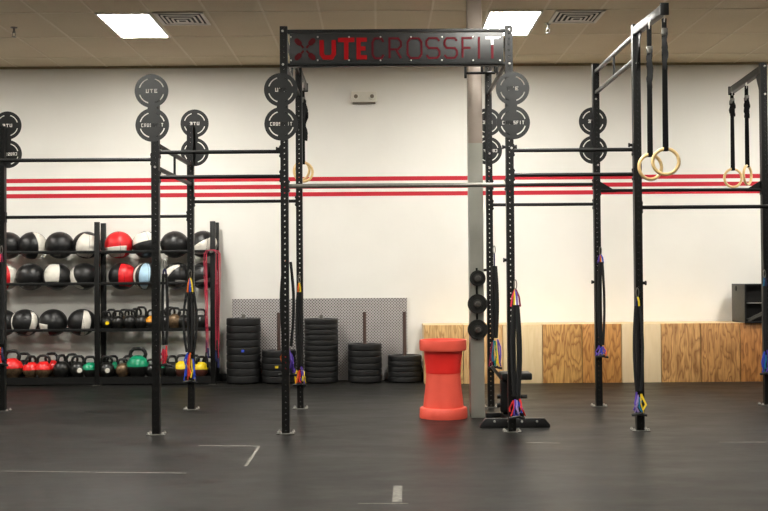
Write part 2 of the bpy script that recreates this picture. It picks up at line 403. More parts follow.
# ring arms
def arm(x, Y, dirn, L, droop=0):
    w = UPW/2; z0 = 3.60
    o = MB().bar((x, Y+dirn*w, z0), (x, Y+dirn*L, z0-droop), .06, .075, (0, 0, 1)).build('ring_arm', blackm, rig, RO, bevel=.004)
    MB().box(x-.036, x+.036, min(Y+dirn*L, Y+dirn*(L+.012)), max(Y+dirn*L, Y+dirn*(L+.012)), z0-droop-.05, z0-droop+.05).build('end_cap', black, o, RO, bevel=.003)
    g_ = MB().add([(x+e, Y+dirn*a_, z_) for e in (-.004, .004) for a_, z_ in ((w, z0-.03), (.22, z0-.03), (w, z0-.36))], [(0, 1, 2), (5, 4, 3), (0, 3, 4, 1), (1, 4, 5, 2), (2, 5, 3, 0)])
    g_.build('arm_gusset', black, o, RO)
arm(X4, YF, -1, 1.0, .04); arm(XR, YB, 1, 1.05, .06); arm(X2, YB, 1, 1.0)
# hanging cable bracket under the sign
b = MB(); Yk = YF+.55
p0, p1, pm = at(465.5, 73, Yk), at(495, 73, Yk), at(482, 73, Yk)
b.cyl((p0.x, Yk, p0.z), (p1.x, Yk, p0.z), .013, 10)
for q in (p0, pm, p1): b.cyl((q.x, Yk, p0.z-(.05 if q is p0 else 0)), (q.x, Yk, 3.60), .013, 10)
b.cyl((p0.x-.02, Yk, 3.6), (X3, Yk, 3.6), .016, 10)
b.build('hanging_bracket', black, rig, RO)
# bolts on post faces
def fbolt(px, py, Y, r=.011):
    p = at(px, py, Y-UPW/2); MB().lathe([(0, -.012), (r*.7, -.012), (r, -.006), (r, 0)], p, 10, 'y').build('post_bolt', bolt, rig, RO)
for a in ((282.5, 31, YF), (283, 64.5, YF), (509, 29.5, YF), (509.5, 63.5, YF), (596, 99, YB), (598, 165, YB), (637, 63, YF), (489.5, 153.5, YB), (489.5, 168, YB), (764.5, 66, YB), (765, 94, YB), (155, 167, YF), (511.5, 148, YF)): fbolt(*a)
# band pegs
def peg(X, px, py, Y, s_, L=.07):
    z = at(px, py, Y).z
    MB().lathe([(0, 0), (.014, 0), (.014, s_*L), (.02, s_*L), (.02, s_*(L+.012)), (0, s_*(L+.012))], (X+s_*UPW/2, Y, z), 12, 'x').build('band_peg', black, rig, RO)
peg(X4, 640, 283, YF, 1, .025); peg(X4, 597, 282, YB, -1, .02); peg(X2, 281, 149, YF, -1, .03); peg(X3, 509, 147, YF, 1, .02); peg(X3, 509, 147, YF, -1, .02); peg(X4, 636.5, 145, YF, -1, .03)
peg(X3, 490, 270, YB, -1, .05); peg(X3, 490, 303, YB, -1, .05); peg(X3, 510, 260, YF, -1, .02)

# ------------------------------------------------------------------ lettering
def strip(m_, pts, w, y0, y1, closed=False):    # mitred stroke in xz
    n = len(pts); L = []; Rr = []
    for i, p in enumerate(pts):
        p = Vector(p); a = Vector(pts[i-1]) if (i > 0 or closed) else None; b = Vector(pts[(i+1) % n]) if (i < n-1 or closed) else None
        d1 = (p-a).normalized() if a is not None else (b-p).normalized(); d2 = (b-p).normalized() if b is not None else d1
        n1 = Vector((-d1.y, d1.x)); n2 = Vector((-d2.y, d2.x)); mm = (n1+n2); mm = mm.normalized() if mm.length > 1e-6 else n1
        k_ = w/2/max(.4, mm.dot(n1)); L.append(p+mm*k_); Rr.append(p-mm*k_)
    for i in range(n if closed else n-1):
        j = (i+1) % n; m_.prism([tuple(L[i]), tuple(L[j]), tuple(Rr[j]), tuple(Rr[i])], y0, y1)
GL = {  # strokes on a unit cell
 'U': [[(0, 1), (0, .2), (.2, 0), (.8, 0), (1, .2), (1, 1)]], 'T': [[(-.0, 1), (1, 1)], [(.5, 1), (.5, 0)]],
 'E': [[(1, 1), (0, 1), (0, 0), (1, 0)], [(0, .5), (.85, .5)]], 'C': [[(1, .82), (.82, 1), (.2, 1), (0, .8), (0, .2), (.2, 0), (.82, 0), (1, .18)]],
 'R': [[(0, 0), (0, 1), (.75, 1), (1, .82), (1, .62), (.75, .45), (.06, .45)], [(.55, .45), (1, 0)]],
 'O': [[(.2, 0), (0, .2), (0, .8), (.2, 1), (.8, 1), (1, .8), (1, .2), (.8, 0), (.2, 0)]],
 'S': [[(1, .85), (.82, 1), (.18, 1), (0, .85), (0, .65), (.18, .5), (.82, .5), (1, .35), (1, .15), (.82, 0), (.18, 0), (0, .15)]],
 'F': [[(1, 1), (0, 1), (0, 0)], [(0, .5), (.85, .5)]], 'I': [[(.5, 0), (.5, 1)]]}
def letter(m_, ch, x0, x1, z0, z1, w, y0, y1):
    for si_, st in enumerate(GL[ch]):
        pts = [(x0+w/2+(x1-x0-w)*a_, z0+w/2+(z1-z0-w)*b_) for a_, b_ in st]
        if ch in 'TI' :
            pts = [(min(max(px_, x0+w/2), x1-w/2) if len(st) == 2 and a_ == .5 else x0+(x1-x0)*a_, (z0 if b_ == 0 else z1-w/2) if ch == 'T' else (z0 if b_ == 0 else z1)) for (px_, pz_), (a_, b_) in zip(pts, st)]
        strip(m_, pts, w, y0-.0006*si_, y1)
# big sign
YS = YF-.034
sl, sr_ = at(289.8, 48, YS), at(503.5, 48, YS); ztop, zbot = at(400, 33, YS).z, at(400, 64.2, YS).z
sx = (sl.x+sr_.x)/2
sign = thing('hanging_sign', 'long black panel sign with red letters across the top of the rig', 'sign', (sx, YS, zbot)); SO = (sx, YS, zbot)
MB().box(sl.x, sr_.x, YS-.008, YS, zbot, ztop).build('panel', signgrey, sign, SO, bevel=.002)
zt_, zb_ = at(400, 37.6, YS).z, at(400, 59.4, YS).z
for ch, a, b, w, mt in (('U', 319.5, 336, .04, signred), ('T', 338, 354.5, .04, signred), ('E', 356.5, 369, .038, signred), ('C', 371.5, 384.5, .0185, signdark), ('R', 388.5, 402, .0185, signdark), ('O', 406.5, 422.5, .0185, signdark), ('S', 425.5, 440.5, .0185, signdark), ('S', 443.5, 458, .0185, signdark), ('F', 461.5, 473, .0185, signdark), ('I', 476.5, 481.5, .0185, signdark), ('T', 485.5, 499, .026, None)):
    xa, xb = at(a, 48, YS-.01).x, at(b, 48, YS-.01).x; l_ = MB()
    if mt is None:
        xm = (xa+xb)/2; zm = zt_-.07
        l_.box(xa, xb, YS-.012, YS-.008, zt_-.019, zt_); l_.box(xm-.011, xm+.011, YS-.012, YS-.008, zm, zt_-.019); l_.build('letter', signwhite, sign, SO)['label'] = 'white upper half of the last letter T'
        MB().box(xm-.011, xm+.011, YS-.012, YS-.008, zb_, zm).build('letter', signdark, sign, SO)['label'] = 'dark red foot of the last letter T'
        continue
    letter(l_, ch, xa, xb, zb_, zt_, w, YS-.012, YS-.008)
    l_.build('letter', mt, sign, SO)['label'] = ('bright red bold letter ' if mt is signred else 'dark red thin letter ')+ch
e = MB(); ec = at(305, 49.3, YS-.01)
for sx_ in (-1, 1):
    for sz_ in (-1, 1):
        cx_, cz_ = ec.x+sx_*.062, ec.z+sz_*.066
        e.prism([(cx_+.031*math.cos(q*PI/8)*(1+.25*math.cos(2*(q*PI/8-math.atan2(sz_, sx_)))), cz_+.031*math.sin(q*PI/8)*(1+.25*math.cos(2*(q*PI/8-math.atan2(sz_, sx_))))) for q in range(16)], YS-.012, YS-.008)
        strip(e, [(ec.x+sx_*.012, ec.z+sz_*.012), (ec.x+sx_*.034, ec.z+sz_*.037)], .018, YS-.0118, YS-.008)
e.build('emblem', mat('deep_red_emblem', (70, 3, 9), .55, spec=.15), sign, SO)
for px in (290.8+0, 317.7, 349, 380.5, 411, 442, 473, 500):
    for py in (37, 60.3):
        p = at(px, py, YS-.008); MB().lathe([(0, -.008), (.006, -.008), (.008, -.003), (.008, 0)], p, 8, 'y').build('bolt', bolt, sign, SO)

# round cut-out post signs (figure of eight)
def plate_sign_mesh(r=.151, gap=.307):
    cu = bpy.data.curves.new('plate', 'CURVE'); cu.dimensions = '2D'; cu.fill_mode = 'BOTH'; cu.extrude = .0025
    def sp_(pts):
        s_ = cu.splines.new('POLY'); s_.points.add(len(pts)-1); s_.use_cyclic_u = True
        for q, p in zip(s_.points, pts): q.co = (p[0], p[1], 0, 1)
    nw = .038; al = math.asin(nw/r); out = []
    for i in range(41):
        a_ = -PI/2+al+(2*PI-2*al)*i/40; out.append((r*math.cos(a_), gap/2+r*math.sin(a_)))
    for i in range(41):
        a_ = PI/2+al+(2*PI-2*al)*i/40; out.append((r*math.cos(a_), -gap/2+r*math.sin(a_)))
    sp_(out)
    for zc in (gap/2, -gap/2):
        for q in range(4):
            a0 = PI/4+q*PI/2-.5; a1 = a0+1.0; ra, rb = r*.70, r*.77
            sp_([(ra*math.cos(a0+(a1-a0)*i/10), zc+ra*math.sin(a0+(a1-a0)*i/10)) for i in range(11)]+[(rb*math.cos(a1-(a1-a0)*i/10), zc+rb*math.sin(a1-(a1-a0)*i/10)) for i in range(11)])
    def word(txt, zc, hw, h, lw):
        n = len(txt); x = -hw; st = 2*hw/n
        for ch in txt:
            a, b, zb, zt = x+st*.12, x+st*.88, zc-h/2, zc+h/2
            P = {'U': [(a, zt), (a, zb), (b, zb), (b, zt), (b-lw, zt), (b-lw, zb+lw), (a+lw, zb+lw), (a+lw, zt)],
                 'T': [(a, zt), (a, zt-lw), ((a+b-lw)/2, zt-lw), ((a+b-lw)/2, zb), ((a+b+lw)/2, zb), ((a+b+lw)/2, zt-lw), (b, zt-lw), (b, zt)],
                 'E': [(a, zb), (a, zt), (b, zt), (b, zt-lw), (a+lw, zt-lw), (a+lw, zc+lw/2), (b-lw*.6, zc+lw/2), (b-lw*.6, zc-lw/2), (a+lw, zc-lw/2), (a+lw, zb+lw), (b, zb+lw), (b, zb)],
                 'C': [(a, zb), (a, zt), (b, zt), (b, zt-lw), (a+lw, zt-lw), (a+lw, zb+lw), (b, zb+lw), (b, zb)],
                 'R': [(a, zb), (a, zt), (b, zt), (b, zc-lw/2), (b-lw*.8, zc-lw/2), (b, zb), (b-lw, zb), (a+lw*1.6, zc-lw), (a+lw*1.6, zc), (b-lw, zc), (b-lw, zt-lw), (a+lw, zt-lw), (a+lw, zb)],
                 'O': [(a, zb), (a, zt), ((a+b)/2-lw*.2, zt), ((a+b)/2-lw*.2, zt-lw), (a+lw, zt-lw), (a+lw, zb+lw), (b-lw, zb+lw), (b-lw, zt-lw), ((a+b)/2+lw*.2, zt-lw), ((a+b)/2+lw*.2, zt), (b, zt), (b, zb)],
                 'S': [(a, zb), (a, zb+lw), (b-lw, zb+lw), (b-lw, zc-lw/2), (a, zc-lw/2), (a, zt), (b, zt), (b, zt-lw), (a+lw, zt-lw), (a+lw, zc+lw/2), (b, zc+lw/2), (b, zb)],
                 'F': [(a, zb), (a, zt), (b, zt), (b, zt-lw), (a+lw, zt-lw), (a+lw, zc+lw/2), (b-lw*.6, zc+lw/2), (b-lw*.6, zc-lw/2), (a+lw, zc-lw/2), (a+lw, zb)],
                 'I': [((a+b-lw)/2, zb), ((a+b-lw)/2, zt), ((a+b+lw)/2, zt), ((a+b+lw)/2, zb)]}[ch]
            sp_(P); x += st
    word('UTE', gap/2, .056, .036, .009); word('CROSSFIT', -gap/2, .102, .032, .0062)
    o = bpy.data.objects.new('plate', cu); COL.objects.link(o)
    dg = bpy.context.evaluated_depsgraph_get(); me = bpy.data.meshes.new_from_object(o.evaluated_get(dg)); me.name = 'post_sign'
    bpy.data.objects.remove(o); me.transform(Matrix.Rotation(PI/2, 4, 'X')); me.materials.clear(); me.materials.append(signgrey); return me
PSM = plate_sign_mesh()
def post_sign(pxu, pyu, pxl, pyl, Y, back, label):
    u, l = at(pxu, pyu, Y), at(pxl, pyl, Y); c_ = (u+l)/2
    o = bpy.data.objects.new('post_sign', PSM); COL.objects.link(o); o.location = (c_.x, Y, c_.z)
    o.rotation_euler = (0, (u.x-l.x)/.307*1.0 if not back else -(u.x-l.x)/.307, PI if back else 0)
    tag(o, label, 'sign', 'round cut-out signs on the rig posts')
yf_, yb_ = YF-UPW/2-.004, YB+UPW/2+.004
post_sign(151.5, 91, 152.3, 125, yf_, 0, 'double round dark grey sign atop the short front post before the ball rack')
post_sign(280.8, 89.6, 281.2, 124, yf_, 0, 'double round black sign on the front post under the left end of the long sign')
post_sign(512.6, 88.5, 513.2, 122.5, yf_, 0, 'double round grey sign on the front post under the right end of the long sign')
post_sign(194.6, 123.6, 194.8, 152, yb_, 1, 'double round black sign reading backwards on the back post before the ball rack')
post_sign(7.4, 126, 7.8, 153.6, yb_, 1, 'double round black sign cut by the left edge of the photo')
post_sign(487.5, 123, 488, 150, yb_, 1, 'double round black sign partly hidden behind the grey column')
post_sign(592.9, 121.5, 593.2, 149.6, yb_, 1, 'double round black sign on the back post beneath the steep side rails')

# ------------------------------------------------------------------ gymnastic rings
def ring(px, py, Y, ztop, label, rot, b0, b1, xt=None, bw=.028):
    c_ = at(px, py, Y); R_ = .104
    t = thing('gymnastic_ring', label, 'gymnastic ring', (c_.x, Y, c_.z-R_-.014), 'wooden gymnastic rings'); O = (c_.x, Y, c_.z-R_-.014)
    u = Vector((math.cos(rot), math.sin(rot), 0))
    MB().tube([c_+u*(R_*math.cos(2*PI*k/40))+Vector((0, 0, R_*math.sin(2*PI*k/40))) for k in range(40)], .0145, 12, True).build('ring', ringwood, t, O)
    xt = c_.x if xt is None else xt
    top = Vector((xt, Y, ztop)); bot = c_+Vector((0, 0, R_))
    s_ = MB(); s_.tube([bot+Vector((0, -.018, -.018)), bot+Vector((0, -.019, .03)), top.lerp(bot, .4)+Vector((0, -.008, 0)), top+Vector((0, -.004, -.05))], 0, flat=((1, 0, 0), .019, .0015))
    s_.tube([bot+Vector((0, .018, -.018)), bot+Vector((0, .019, .03)), top.lerp(bot, .4)+Vector((0, .008, 0)), top+Vector((0, .004, -.05))], 0, flat=((1, 0, 0), .019, .0015))
    s_.tube([bot+Vector((0, -.018, -.017)), bot+Vector((0, 0, -.014)), bot+Vector((0, .018, -.017))], 0, flat=((1, 0, 0), .019, .0015))
    s_.build('strap', web, t, O)
    za, zb = at(px, b0, Y).z, at(px, b1, Y).z; q = MB()
    def px_at(z): f_ = (z-bot.z)/(top.z-bot.z); return bot.x+(top.x-bot.x)*f_
    for i in range(5):
        pts = []; ph = random.uniform(0, 6); am = random.uniform(.15, .4)
        for k in range(13):
            z = za+(zb-za)*k/12; env = math.sin(PI*(k+.8)/13.6)**.6; pts.append((px_at(z)+bw*am*env*math.sin(k*.9+ph), Y+(-.02+.011*i)*env, z+.004*math.sin(k+i)))
        q.tube(pts, 0, flat=((1, .35*(i-2), 0), bw*random.uniform(.45, .75), .003))
    q.build('folded_strap_end', web, t, O)
    kx = MB(); kx.tube([(xt, Y+.014*math.cos(2*PI*k/16), ztop-.035+.045*math.sin(2*PI*k/16)) for k in range(16)], .005, 8, True)
    kx.build('carabiner', bolt, t, O)
    MB().box(px_at(za)-.025, px_at(za)+.025, Y-.02, Y-.002, za-.03, za+.03).build('buckle', steel, t, O, bevel=.004)
za_ = 3.55
ring(650.3, 167, 9.24, za_, 'wooden ring on black strap, nearer the tall post of the front pair', .25, 50, 88, xt=at(649.5, 60, 9.24).x, bw=.034)
ring(665.8, 161.6, 8.98, za_, 'wooden ring on black strap, right-hand one of the nearest large pair', -.15, 32, 70, bw=.026)
ring(733, 178, 12.72, za_, 'small wooden ring hanging at the arm tip beside the right edge post', .1, 101, 116, bw=.045)
ring(747.5, 175, 12.25, za_, 'small wooden ring turned almost edge-on, closest to the right edge post', .85, 98, 118, bw=.035)
ring(303.4, 172, 12.2, za_, 'wooden ring behind the left sign post, nearer of that pair', .3, 100, 140, bw=.06)
ring(301.6, 170.5, 12.6, za_, 'wooden ring behind the left sign post, farther of that pair', -.5, 82, 104, bw=.05)

# ------------------------------------------------------------------ resistance cord sets hung on posts
def cords(px, Y, ytop, ysl, ymid, ybot, cols, label, side=0, n=3, spread=.03, topcol=None, hs=.026):
    """clip at ytop, black sleeved cords ysl..ymid, coloured handle straps ymid..ybot (photo rows)"""
    xm = at(px, (ysl+ymid)/2, Y).x; Z = lambda y_: at(px, y_, Y).z
    O = (xm, Y, Z(ybot)); t = thing('resistance_cords', label, 'exercise cords', O, 'elastic cord sets hung on the rig posts')
    k_ = MB(); zc = Z(ytop)
    k_.tube([(xm+.012*math.cos(2*PI*k/14), Y, zc-.04+.042*math.sin(2*PI*k/14)) for k in range(14)], .005, 7, True); k_.build('carabiner', steel, t, O)
    tcs = topcol or cols[:2]
    for i, cc in enumerate(tcs):
        dx = (i-(len(tcs)-1)/2)*.02
        MB().tube([(xm, Y, zc-.075), (xm+dx, Y-.01, (zc-.075+Z(ysl))/2), (xm+dx*1.4, Y-.005, Z(ysl)-.015)], 0, flat=((1, 0, 0), .008, .002)).build('top_strap', CC[cc], t, O)
    for i in range(n):
        dx = (i-(n-1)/2)*spread; pts = []
        for k in range(9):
            f_ = k/8; z = Z(ysl)*(1-f_)+Z(ymid)*f_; bow = math.sin(f_*PI)
            pts.append((xm+dx*(.55+.5*bow), Y-.012+.012*(i % 2)+.01*bow*math.sin(i*2.1), z))
        MB().tube(pts, .0135, 9).build('cord', cordm, t, O)
    za, zb = Z(ymid), Z(ybot)
    J = lambda q: random.uniform(-q, q)
    for i, cc in enumerate(cols):
        dx = (i-(len(cols)-1)/2)*hs; sgn = -1 if i % 2 else 1; L_ = zb-za
        e0 = za+L_*random.uniform(0, .25); e1 = za+L_*random.uniform(.75, 1)+.02
        MB().tube([(xm+dx*.5, Y-.012, e0), (xm+dx*.9+J(.014), Y-.02, e0+(e1-e0)*.3), (xm+dx+J(.022), Y-.018-.006*i, e0+(e1-e0)*.65), (xm+dx+J(.02), Y-.018-.004*i, e1)], 0, flat=((1, .5*sgn, 0), .0085, .002)).build('handle_strap', CC[cc], t, O)
        MB().tube([(xm+dx*.5, Y-.012, e0), (xm+dx*.7+J(.016), Y-.024, za+L_*.5), (xm+dx+J(.03), Y-.012, zb+.028)], 0, flat=((1, -.9*sgn, 0), .007, .002)).build('handle_strap', CC[cc], t, O)
        gx = xm+dx*1.2
    for s_ in (-1, 1):
        w_ = .05; gx = xm+s_*(hs*.8)
        MB().tube([(gx-w_, Y-.02+s_*.012, zb+.02+.008*s_), (gx+w_, Y-.02+s_*.012, zb+.016-.01*s_)], .012, 10).build('hand_grip', vinyl, t, O)
off = .055
cords(1.5, YB-off, 246, 262, 344, 366, ['orange', 'red', 'navy'], 'black exercise cords with orange and red straps at the left photo edge', topcol=['pink', 'maroon'])
cords(165, YF+off+.02, 260, 274, 345, 367, ['pink', 'pink', 'red'], 'black exercise cords with pink straps beside the front post before the ball rack', topcol=['navy', 'navy'], n=2, spread=.04)
cords(190.3, YB-off, 270, 292, 352, 383, ['blue', 'red', 'orange', 'yellow', 'blue'], 'black exercise cords with blue and orange straps on the back post before the rack', topcol=['orange', 'blue', 'yellow'], n=4, spread=.044)
cords(287.5, YF+off+.02, 250, 262, 346, 376, ['orange', 'red', 'purple', 'purple'], 'black exercise cords with orange and purple straps behind the left sign post', n=3, spread=.055, hs=.04)
cords(299.5, YB-off, 275, 292, 366, 386, ['yellow', 'orange', 'red', 'purple', 'yellow'], 'black exercise cords with yellow and red straps left of the tall middle plate stack', topcol=['orange', 'yellow'], n=3)
cords(494.6, YB-off, 246, 266, 338, 369, ['maroon', 'teal', 'green', 'yellow', 'purple'], 'black exercise cords with green and yellow straps just right of the grey column', n=4, spread=.022, topcol=['navy'])
cords(516, YF-off, 280, 305, 396, 419, ['red', 'purple', 'lilac', 'blue', 'red'], 'black exercise cords with red and purple straps in front of the weight bench', topcol=['pink', 'yellow', 'purple', 'maroon'], n=4, spread=.026)
cords(601, YB-off, 247, 262, 345, 358, ['purple', 'lilac', 'blue', 'purple', 'orange'], 'black exercise cords with purple and lilac straps before the orange boxes', topcol=['purple', 'orange', 'blue'], n=3)
cords(638, YF-off, 288, 306, 391, 416, ['purple', 'lilac', 'teal', 'yellow'], 'black exercise cords with purple and yellow straps on the ring-arm post', topcol=['navy', 'yellow'], n=3, spread=.035)
cords(765, YB-off, 270, 286, 350, 375, ['blue', 'teal', 'purple'], 'black exercise cords with blue straps on the post at the right edge', topcol=['teal', 'navy'], n=2)

# ------------------------------------------------------------------ ball rack
YR0, YR1 = 14.5, 14.83
xrl, xrm, xrr = at(-15, 300, YR0).x, at(97.3, 300, YR0).x, at(213, 300, YR0).x
ztopr = at(100, 222, YR0).z
rack = thing('storage_rack', 'wide black steel storage rack against the wall holding balls and kettlebells', 'storage rack', ((xrl+xrr)/2, 14.665, 0)); KO = ((xrl+xrr)/2, 14.665, 0)
for x in (xrl, xrm, xrr):
    for y_ in (YR0, YR1):
        u = MB().box(x-.033, x+.033, y_-.025, y_+.025, .006, ztopr).build('upright', black, rack, KO, bevel=.003)
        MB().box(x-.06, x+.06, y_-.045, y_+.045, 0, .006).build('foot_plate', steel, u, KO)
zsh = [at(150, y_, YR0).z for y_ in (251.6, 283.3, 329.7)]
ztray = at(150, 377.2, YR0).z
for (xa, xb) in ((xrl, xrm), (xrm, xrr)):
    for i, z in enumerate(zsh):
        if i == 2 and xa == xrm: continue
        for y_ in (YR0, YR1): MB().box(xa+.033, xb-.033, y_-.016, y_+.016, z-.018, z+.018).build('shelf_rail', black, rack, KO, bevel=.004)
        for x in (xa, xb): MB().box(x-.02, x+.02, YR0+.025, YR1-.025, z-.02, z+.02).build('side_brace', black, rack, KO)
z = zsh[2]
b = MB()
for y_ in (YR0, YR0+.11, YR0+.22, YR1): b.box(xrm+.033, xrr-.033, y_-.024, y_+.024, z-.02, z+.02)
b.build('slatted_shelf', black, rack, KO)
for (xa, xb) in ((xrl, xrm), (xrm, xrr)):
    b = MB(); b.box(xa+.033, xb-.033, YR0-.02, YR1+.02, ztray-.012, ztray+.006); b.box(xa+.033, xb-.033, YR0-.024, YR0-.02, ztray-.085, ztray+.01)
    b.build('kettlebell_tray', black, rack, KO)

# medicine balls: dark cover with lighter panel
RB = .178
def lune(l0, l1, a0, a1, r, n=16, mm=12):
    m_ = MB(); vs = []; fs = []
    for i in range(n+1):
        th = a0+(a1-a0)*i/n
        for j in range(mm+1):
            ph = l0+(l1-l0)*j/mm; vs.append((r*math.sin(th)*math.cos(ph), r*math.sin(th)*math.sin(ph), r*math.cos(th)))
    for i in range(n):
        for j in range(mm): fs.append((i*(mm+1)+j, i*(mm+1)+j+1, (i+1)*(mm+1)+j+1, (i+1)*(mm+1)+j))
    m_.smooth = True; m_.add(vs, fs); return m_
BODY = None; PANEL = {}
def seam_pts(ph): return [((RB+.0005)*math.sin(th)*math.cos(ph), (RB+.0005)*math.sin(th)*math.sin(ph), (RB+.0005)*math.cos(th)) for th in [PI*k/24 for k in range(25)]]
def ball(px, shelf, cover, panels, label):
    """panels: list of (colour, direction (x right, z up) the panel faces, half width of the lune, tilt)"""
    global BODY
    zc = zsh[shelf]+.018+.078; p = at(px, 300, 14.665)
    t = thing('medicine_ball', label, 'medicine ball', (p.x, 14.665, zc), 'medicine balls on the rack'); t.rotation_euler = (random.uniform(-.2, .2), random.uniform(-.3, .3), random.uniform(-.1, .1)); t.scale = (1.05, 1, 1.0)
    key = cover
    if BODY is None: BODY = {}
    if key not in BODY:
        prof = [(RB*math.sin(PI*k/24)*(1 if 0 < k < 24 else 0), -RB*math.cos(PI*k/24)) for k in range(25)]
        o = MB().lathe(prof, n=40).build('ball_cover', {'black': ballblk, 'red': BC['red'], 'white': BC['white'], 'blue': BC['blue']}[cover], t)
        BODY[key] = o
    else:
        o = BODY[key].copy(); COL.objects.link(o); o.parent = t
    sm = MB()
    for q in range(4): sm.tube(seam_pts(q*PI/2+.4), .0022, 6)
    if 'seam' not in BODY: BODY['seam'] = sm.build('seam', cordm, t); 
    else:
        s_ = BODY['seam'].copy(); COL.objects.link(s_); s_.parent = t
    for col, phi, hw, tilt, a0, a1 in panels:
        k_ = (col, hw, a0, a1)
        if k_ not in PANEL:
            m_ = lune(-PI/2-hw, -PI/2+hw, a0, a1, RB+.002); s_ = m_.build('panel', ballblk if col == 'black' else BC[col], t); PANEL[k_] = s_
            md = s_.modifiers.new('thick', 'SOLIDIFY'); md.thickness = .004
        else:
            s_ = PANEL[k_].copy(); COL.objects.link(s_); s_.parent = t
        s_.rotation_euler = (0, tilt, phi); s_['label'] = ('pale grey' if col == 'grey' else col)+' panel'
full = (.25, PI-.25)
ball(8, 0, 'black', [], 'plain black medicine ball at the left end of the top shelf')
ball(32.5, 0, 'black', [('white', 1.2, .5, 0, *full)], 'black medicine ball with white right side, second from the left on the top shelf')
ball(60, 0, 'black', [], 'plain black medicine ball on the top shelf, left of the white-faced ball')
ball(87, 0, 'black', [('white', .15, .75, .15, .55, PI-.6)], 'black medicine ball with broad white face left of the middle upright, top shelf')
ball(119, 0, 'red', [('white', 0, .9, 0, 1.75, 2.7)], 'red medicine ball with white lower half on the top shelf')
ball(146.5, 0, 'black', [('white', -.1, .95, 0, .55, 1.5)], 'black medicine ball with white upper face, beside the red and white one')
ball(175, 0, 'black', [], 'plain black medicine ball on the top shelf right of the short front post')
ball(203.5, 0, 'black', [('white', .35, .5, .9, *full)], 'black medicine ball with white upper right at the right end of the top shelf')
ball(4, 1, 'red', [('white', 1.25, .45, 0, *full)], 'red medicine ball with white right side at the left edge, second shelf')
ball(30.5, 1, 'black', [('grey', 0, .8, 0, 2.2, 2.75), ('grey', 0, .9, 0, .35, .55)], 'black medicine ball with grey lower patch on the second shelf')
ball(57, 1, 'black', [('white', -.3, .62, -.25, .5, PI-1.0)], 'black medicine ball with white left face, second shelf, between two black balls')
ball(84.5, 1, 'black', [('white', -.95, .35, -.3, .7, PI-.4)], 'black medicine ball with white left wedge by the middle upright, second shelf')
ball(123, 1, 'black', [('red', .75, .75, .15, .6, PI-.6)], 'black medicine ball with red right half on the second shelf')
ball(146, 1, 'black', [('blue', .1, .4, .1, .3, PI-.3), ('white', -.75, .1, .1, .4, PI-.4)], 'black and pale blue medicine ball beside the black and red one')
ball(177.5, 1, 'black', [('white', -.7, .3, .75, .3, PI-.6), ('grey', .5, .4, 0, 2.0, 2.6)], 'black medicine ball with slanting white stripe, second shelf, behind the back post')
ball(204, 1, 'black', [('grey', -.1, .7, 0, 1.95, 2.3)], 'black medicine ball with grey lower band at the right end of the second shelf')
ball(3, 2, 'black', [], 'black medicine ball at the left edge of the third shelf')
ball(25, 2, 'black', [('white', 1.0, .28, .12, .6, PI-.5), ('white', -1.05, .25, -.1, .9, PI-.5)], 'black medicine ball with white strips on both sides, third shelf')
ball(53, 2, 'black', [('white', -.55, .4, 0, 1.6, 2.6)], 'black medicine ball with white lower left patch, third shelf')
ball(82, 2, 'black', [('white', .6, .32, .25, .4, PI-.4)], 'black medicine ball with white right stripe by the middle upright, third shelf')

# kettlebells
KB = {}
def kettlebell(px, zbase, back, wpx, style, label, rot=0, hs=1.0, dot=None):
    Y = 14.575 if not back else 14.76; p = at(px, 370, Y); r = wpx*1.24/2/sc(Y); hs *= .82
    t = thing('kettlebell', label, 'kettlebell', (p.x, Y, zbase), 'kettlebells on the rack', (0, 0, rot)); t.scale = (1, 1, 1)
    key = (style, round(r, 3), hs)
    if key in KB:
        for ch in list(KB[key].children): copytree(ch, t)
    else:
        base = r*.9; pr = [(0, 0), (r*.6, 0)]
        for k in range(1, 12):
            a_ = -1.02+k*(2.1/11); pr.append((r*math.cos(a_), base+r*math.sin(a_)))
        pr += [(r*.34, base+r*.95), (0, base+r*.97)]
        bodym = {'red': kbworn, 'green': kbblk, 'yellow': KC['brown'], 'orange': KC['dark'], 'worn': kbworn}.get(style, kbblk)
        MB().lathe(pr, n=28).build('body', bodym, t)
        if style in ('red', 'green', 'yellow', 'orange'):
            cap = [(r*1.012*math.cos(a_), base+r*1.012*math.sin(a_)) for a_ in [.02+k*(1.06/7) for k in range(8)]]+[(r*.3, base+r*.965)]
            MB().lathe(cap, n=28).build('painted_shoulder', KC[style], t)
        w = r*.66; zt = base+r*1.98*hs
        MB().tube([(-w*.8, 0, base+r*.55), (-w*.98, 0, base+r*.95), (-w*1.05, 0, base+r*1.35*hs), (-w*.92, 0, zt-r*.22), (-w*.6, 0, zt), (0, 0, zt+r*.03), (w*.6, 0, zt), (w*.92, 0, zt-r*.22), (w*1.05, 0, base+r*1.35*hs), (w*.98, 0, base+r*.95), (w*.8, 0, base+r*.55)], r*.17, 10).build('handle', kbblk, t)
        KB[key] = t
    if dot:
        MB().lathe([(0, -r*1.02), (r*.3, -r*.985), (r*.32, -r*.93)], (r*.15, 0, r*.85), 14, 'y').build('weight_mark', BC['white'] if dot == 'white' else KC['yellow'], t)
zt0 = ztray+.006; zt2 = zsh[2]+.02
kl = 'kettlebell on the left bottom tray'
